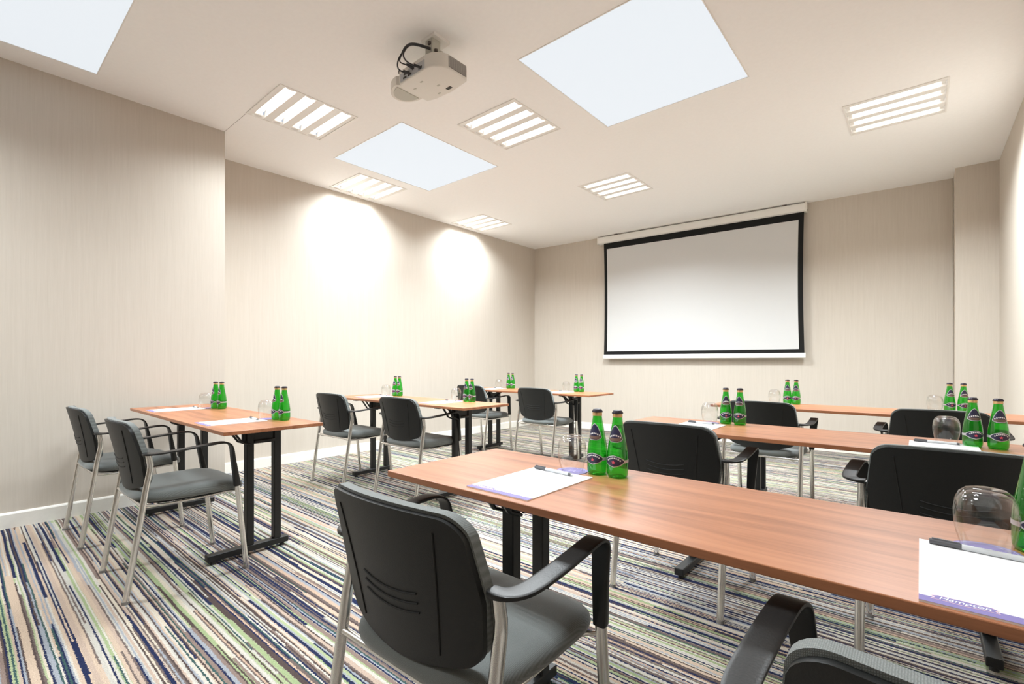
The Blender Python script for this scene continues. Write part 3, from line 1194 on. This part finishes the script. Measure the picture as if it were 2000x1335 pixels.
def pad_proto():
    t = thing('notepad', 'x', 'notepad')
    bm = B()
    box(bm, 0, PW, 0, PL, 0.0, 0.0030)
    mesh_obj('sheets', bm, 'paper', t)
    bm = B()
    box(bm, 0, PW, -0.0002, 0.020, 0.0030, 0.0032)
    st = mesh_obj('printed_strip', bm, 'purple_print', t)
    cx, cy = 0.046, 0.0205
    def banner(sx, sy):
        top = [(-0.034, 0.004), (-0.027, 0.0095), (-0.012, 0.0085), (0, 0.0100), (0.012, 0.0085), (0.027, 0.0095), (0.034, 0.004)]
        bot = [(0.030, 0.0), (0.034, -0.007), (0.02, -0.0062), (0, -0.0085), (-0.02, -0.0062), (-0.034, -0.007), (-0.030, 0.0)]
        return [(cx + x * sx, cy + y * sy) for x, y in (top + bot)[::-1]]
    bm = B(); prism(bm, banner(1, 1), 0.0032, 0.0034)
    lg = mesh_obj('logo_banner', bm, 'pink_print', t)
    bm = B(); prism(bm, banner(0.955, 0.86), 0.0034, 0.0035)
    mesh_obj('banner_field', bm, 'purple_print', lg)
    me = text_mesh('Hampton', 0.0135)
    me.materials.clear()
    me.materials.append(MATS['white_print'])
    o = bpy.data.objects.new('lettering', me)
    COL.objects.link(o)
    o.parent = lg
    o.location = (cx, cy + 0.0005, 0.00362)
    return t


def pen_proto():
    t = thing('ballpoint_pen', 'x', 'pen')
    r = 0.0048
    def seg(nm, x0, x1, m, r0=r, r1=r):
        bm = B()
        sweep(bm, [(x0, 0, r), (x1, 0, r)], circ(1, 1, 12), (0, 0, 1), [(r0, r0), (r1, r1)])
        return mesh_obj(nm, bm, m, t, 50)
    seg('cap', 0.0, 0.042, 'pen_grey')
    seg('barrel', 0.042, 0.128, 'pen_barrel')
    seg('grip', 0.128, 0.136, 'pen_grey')
    seg('tip', 0.136, 0.146, 'pen_metal', r * 0.8, r * 0.2)
    bm = B()
    box(bm, 0.003, 0.040, -0.0015, 0.0015, 2 * r - 0.0003, 2 * r + 0.0018)
    mesh_obj('clip', bm, 'pen_grey', t)
    return t


# place settings: pad corner, glass, bottles (all on the table top)
SEATS = [
    # table, which, pad(x,y,rz), glass, [bottles]
    ('nearest left', 'left', (-3.935, 0.838, 0), (-3.798, 1.150), [(-3.733, 1.192), (-3.665, 1.208)], 'L'),
    ('nearest left', 'right', (-2.925, 0.832, 0), (-2.822, 1.157), [(-2.752, 1.188), (-2.690, 1.200)], 'L'),
    ('middle left', 'left', (-3.965, 2.395, -2), (-3.880, 2.690), [(-3.815, 2.750), (-3.752, 2.752)], 'L'),
    ('middle left', 'right', (-3.010, 2.385, 0), (-2.930, 2.715), [(-2.825, 2.735), (-2.755, 2.728)], 'L'),
    ('far left', 'left', (-3.98, 4.035, 0), (-3.975, 4.40), [(-3.835, 4.425), (-3.772, 4.428)], 'L'),
    ('far left', 'right', (-3.02, 4.035, 0), (-2.968, 4.395), [(-2.840, 4.400), (-2.772, 4.395)], 'L'),
    ('front right', 'left', (-0.897, 0.868, 0), (-0.787, 1.196), [(-0.716, 1.221), (-0.652, 1.223)], 'R'),
    ('front right', 'right', (-0.002, 0.853, 0), (0.085, 1.152), [(0.150, 1.205)], 'R'),
    ('middle right', 'left', (-0.955, 2.275, 0), (-0.850, 2.610), [(-0.778, 2.640), (-0.707, 2.635)], 'R'),
    ('middle right', 'right', (-0.035, 2.260, 0), (0.078, 2.570), [(0.152, 2.545), (0.220, 2.530)], 'R'),
    ('far right', 'left', (-0.945, 3.80, 0), (-0.866, 4.165), [(-0.782, 4.190), (-0.722, 4.185)], 'R'),
    ('far right', 'right', (-0.03, 3.80, 0), (0.071, 4.165), [(0.143, 4.190), (0.208, 4.180)], 'R'),
]
protos = dict(b=bottle_proto(), g=glass_proto(), c=coaster_proto(), p=pad_proto(), q=pen_proto())
used = set()


def place(k, loc, rz, label, cat, group):
    o = protos[k] if k not in used else copy_tree(protos[k])
    used.add(k)
    o.location = loc
    o.rotation_euler = (0, 0, R(rz))
    tag(o, label, cat, group)
    return o


for (tab, which, pad, gl, bots, side) in SEATS:
    where = '%s place on the %s table' % (which, tab)
    px, py, prz = pad
    place('p', (px, py, TT), prz, 'white notepad with purple logo strip at the ' + where, 'notepad', 'notepads on the tables')
    place('q', (px + 0.014, py + PL - 0.018, TT + 0.0032), prz - 5, 'grey and silver pen across the notepad at the ' + where, 'pen', 'pens on the notepads')
    place('c', (gl[0], gl[1], TT), random.uniform(-20, 20), 'purple round paper coaster under the glass at the ' + where, 'coaster', 'coasters under the glasses')
    place('g', (gl[0], gl[1], TT + 0.0022), 0, 'upside-down clear stemless glass at the ' + where, 'glass', 'upturned glasses on the tables')
    for n_, (bx, by) in enumerate(bots):
        if len(bots) == 1:
            lab = 'green glass water bottle cut by the right edge, on the foreground right table'
        else:
            lab = 'green glass water bottle, %s of the pair at %s' % (('left', 'right')[n_], where)
        place('b', (bx, by, TT), random.uniform(-9, 14) + (8 if side == 'R' else 0), lab, 'bottle', 'green water bottles in pairs')
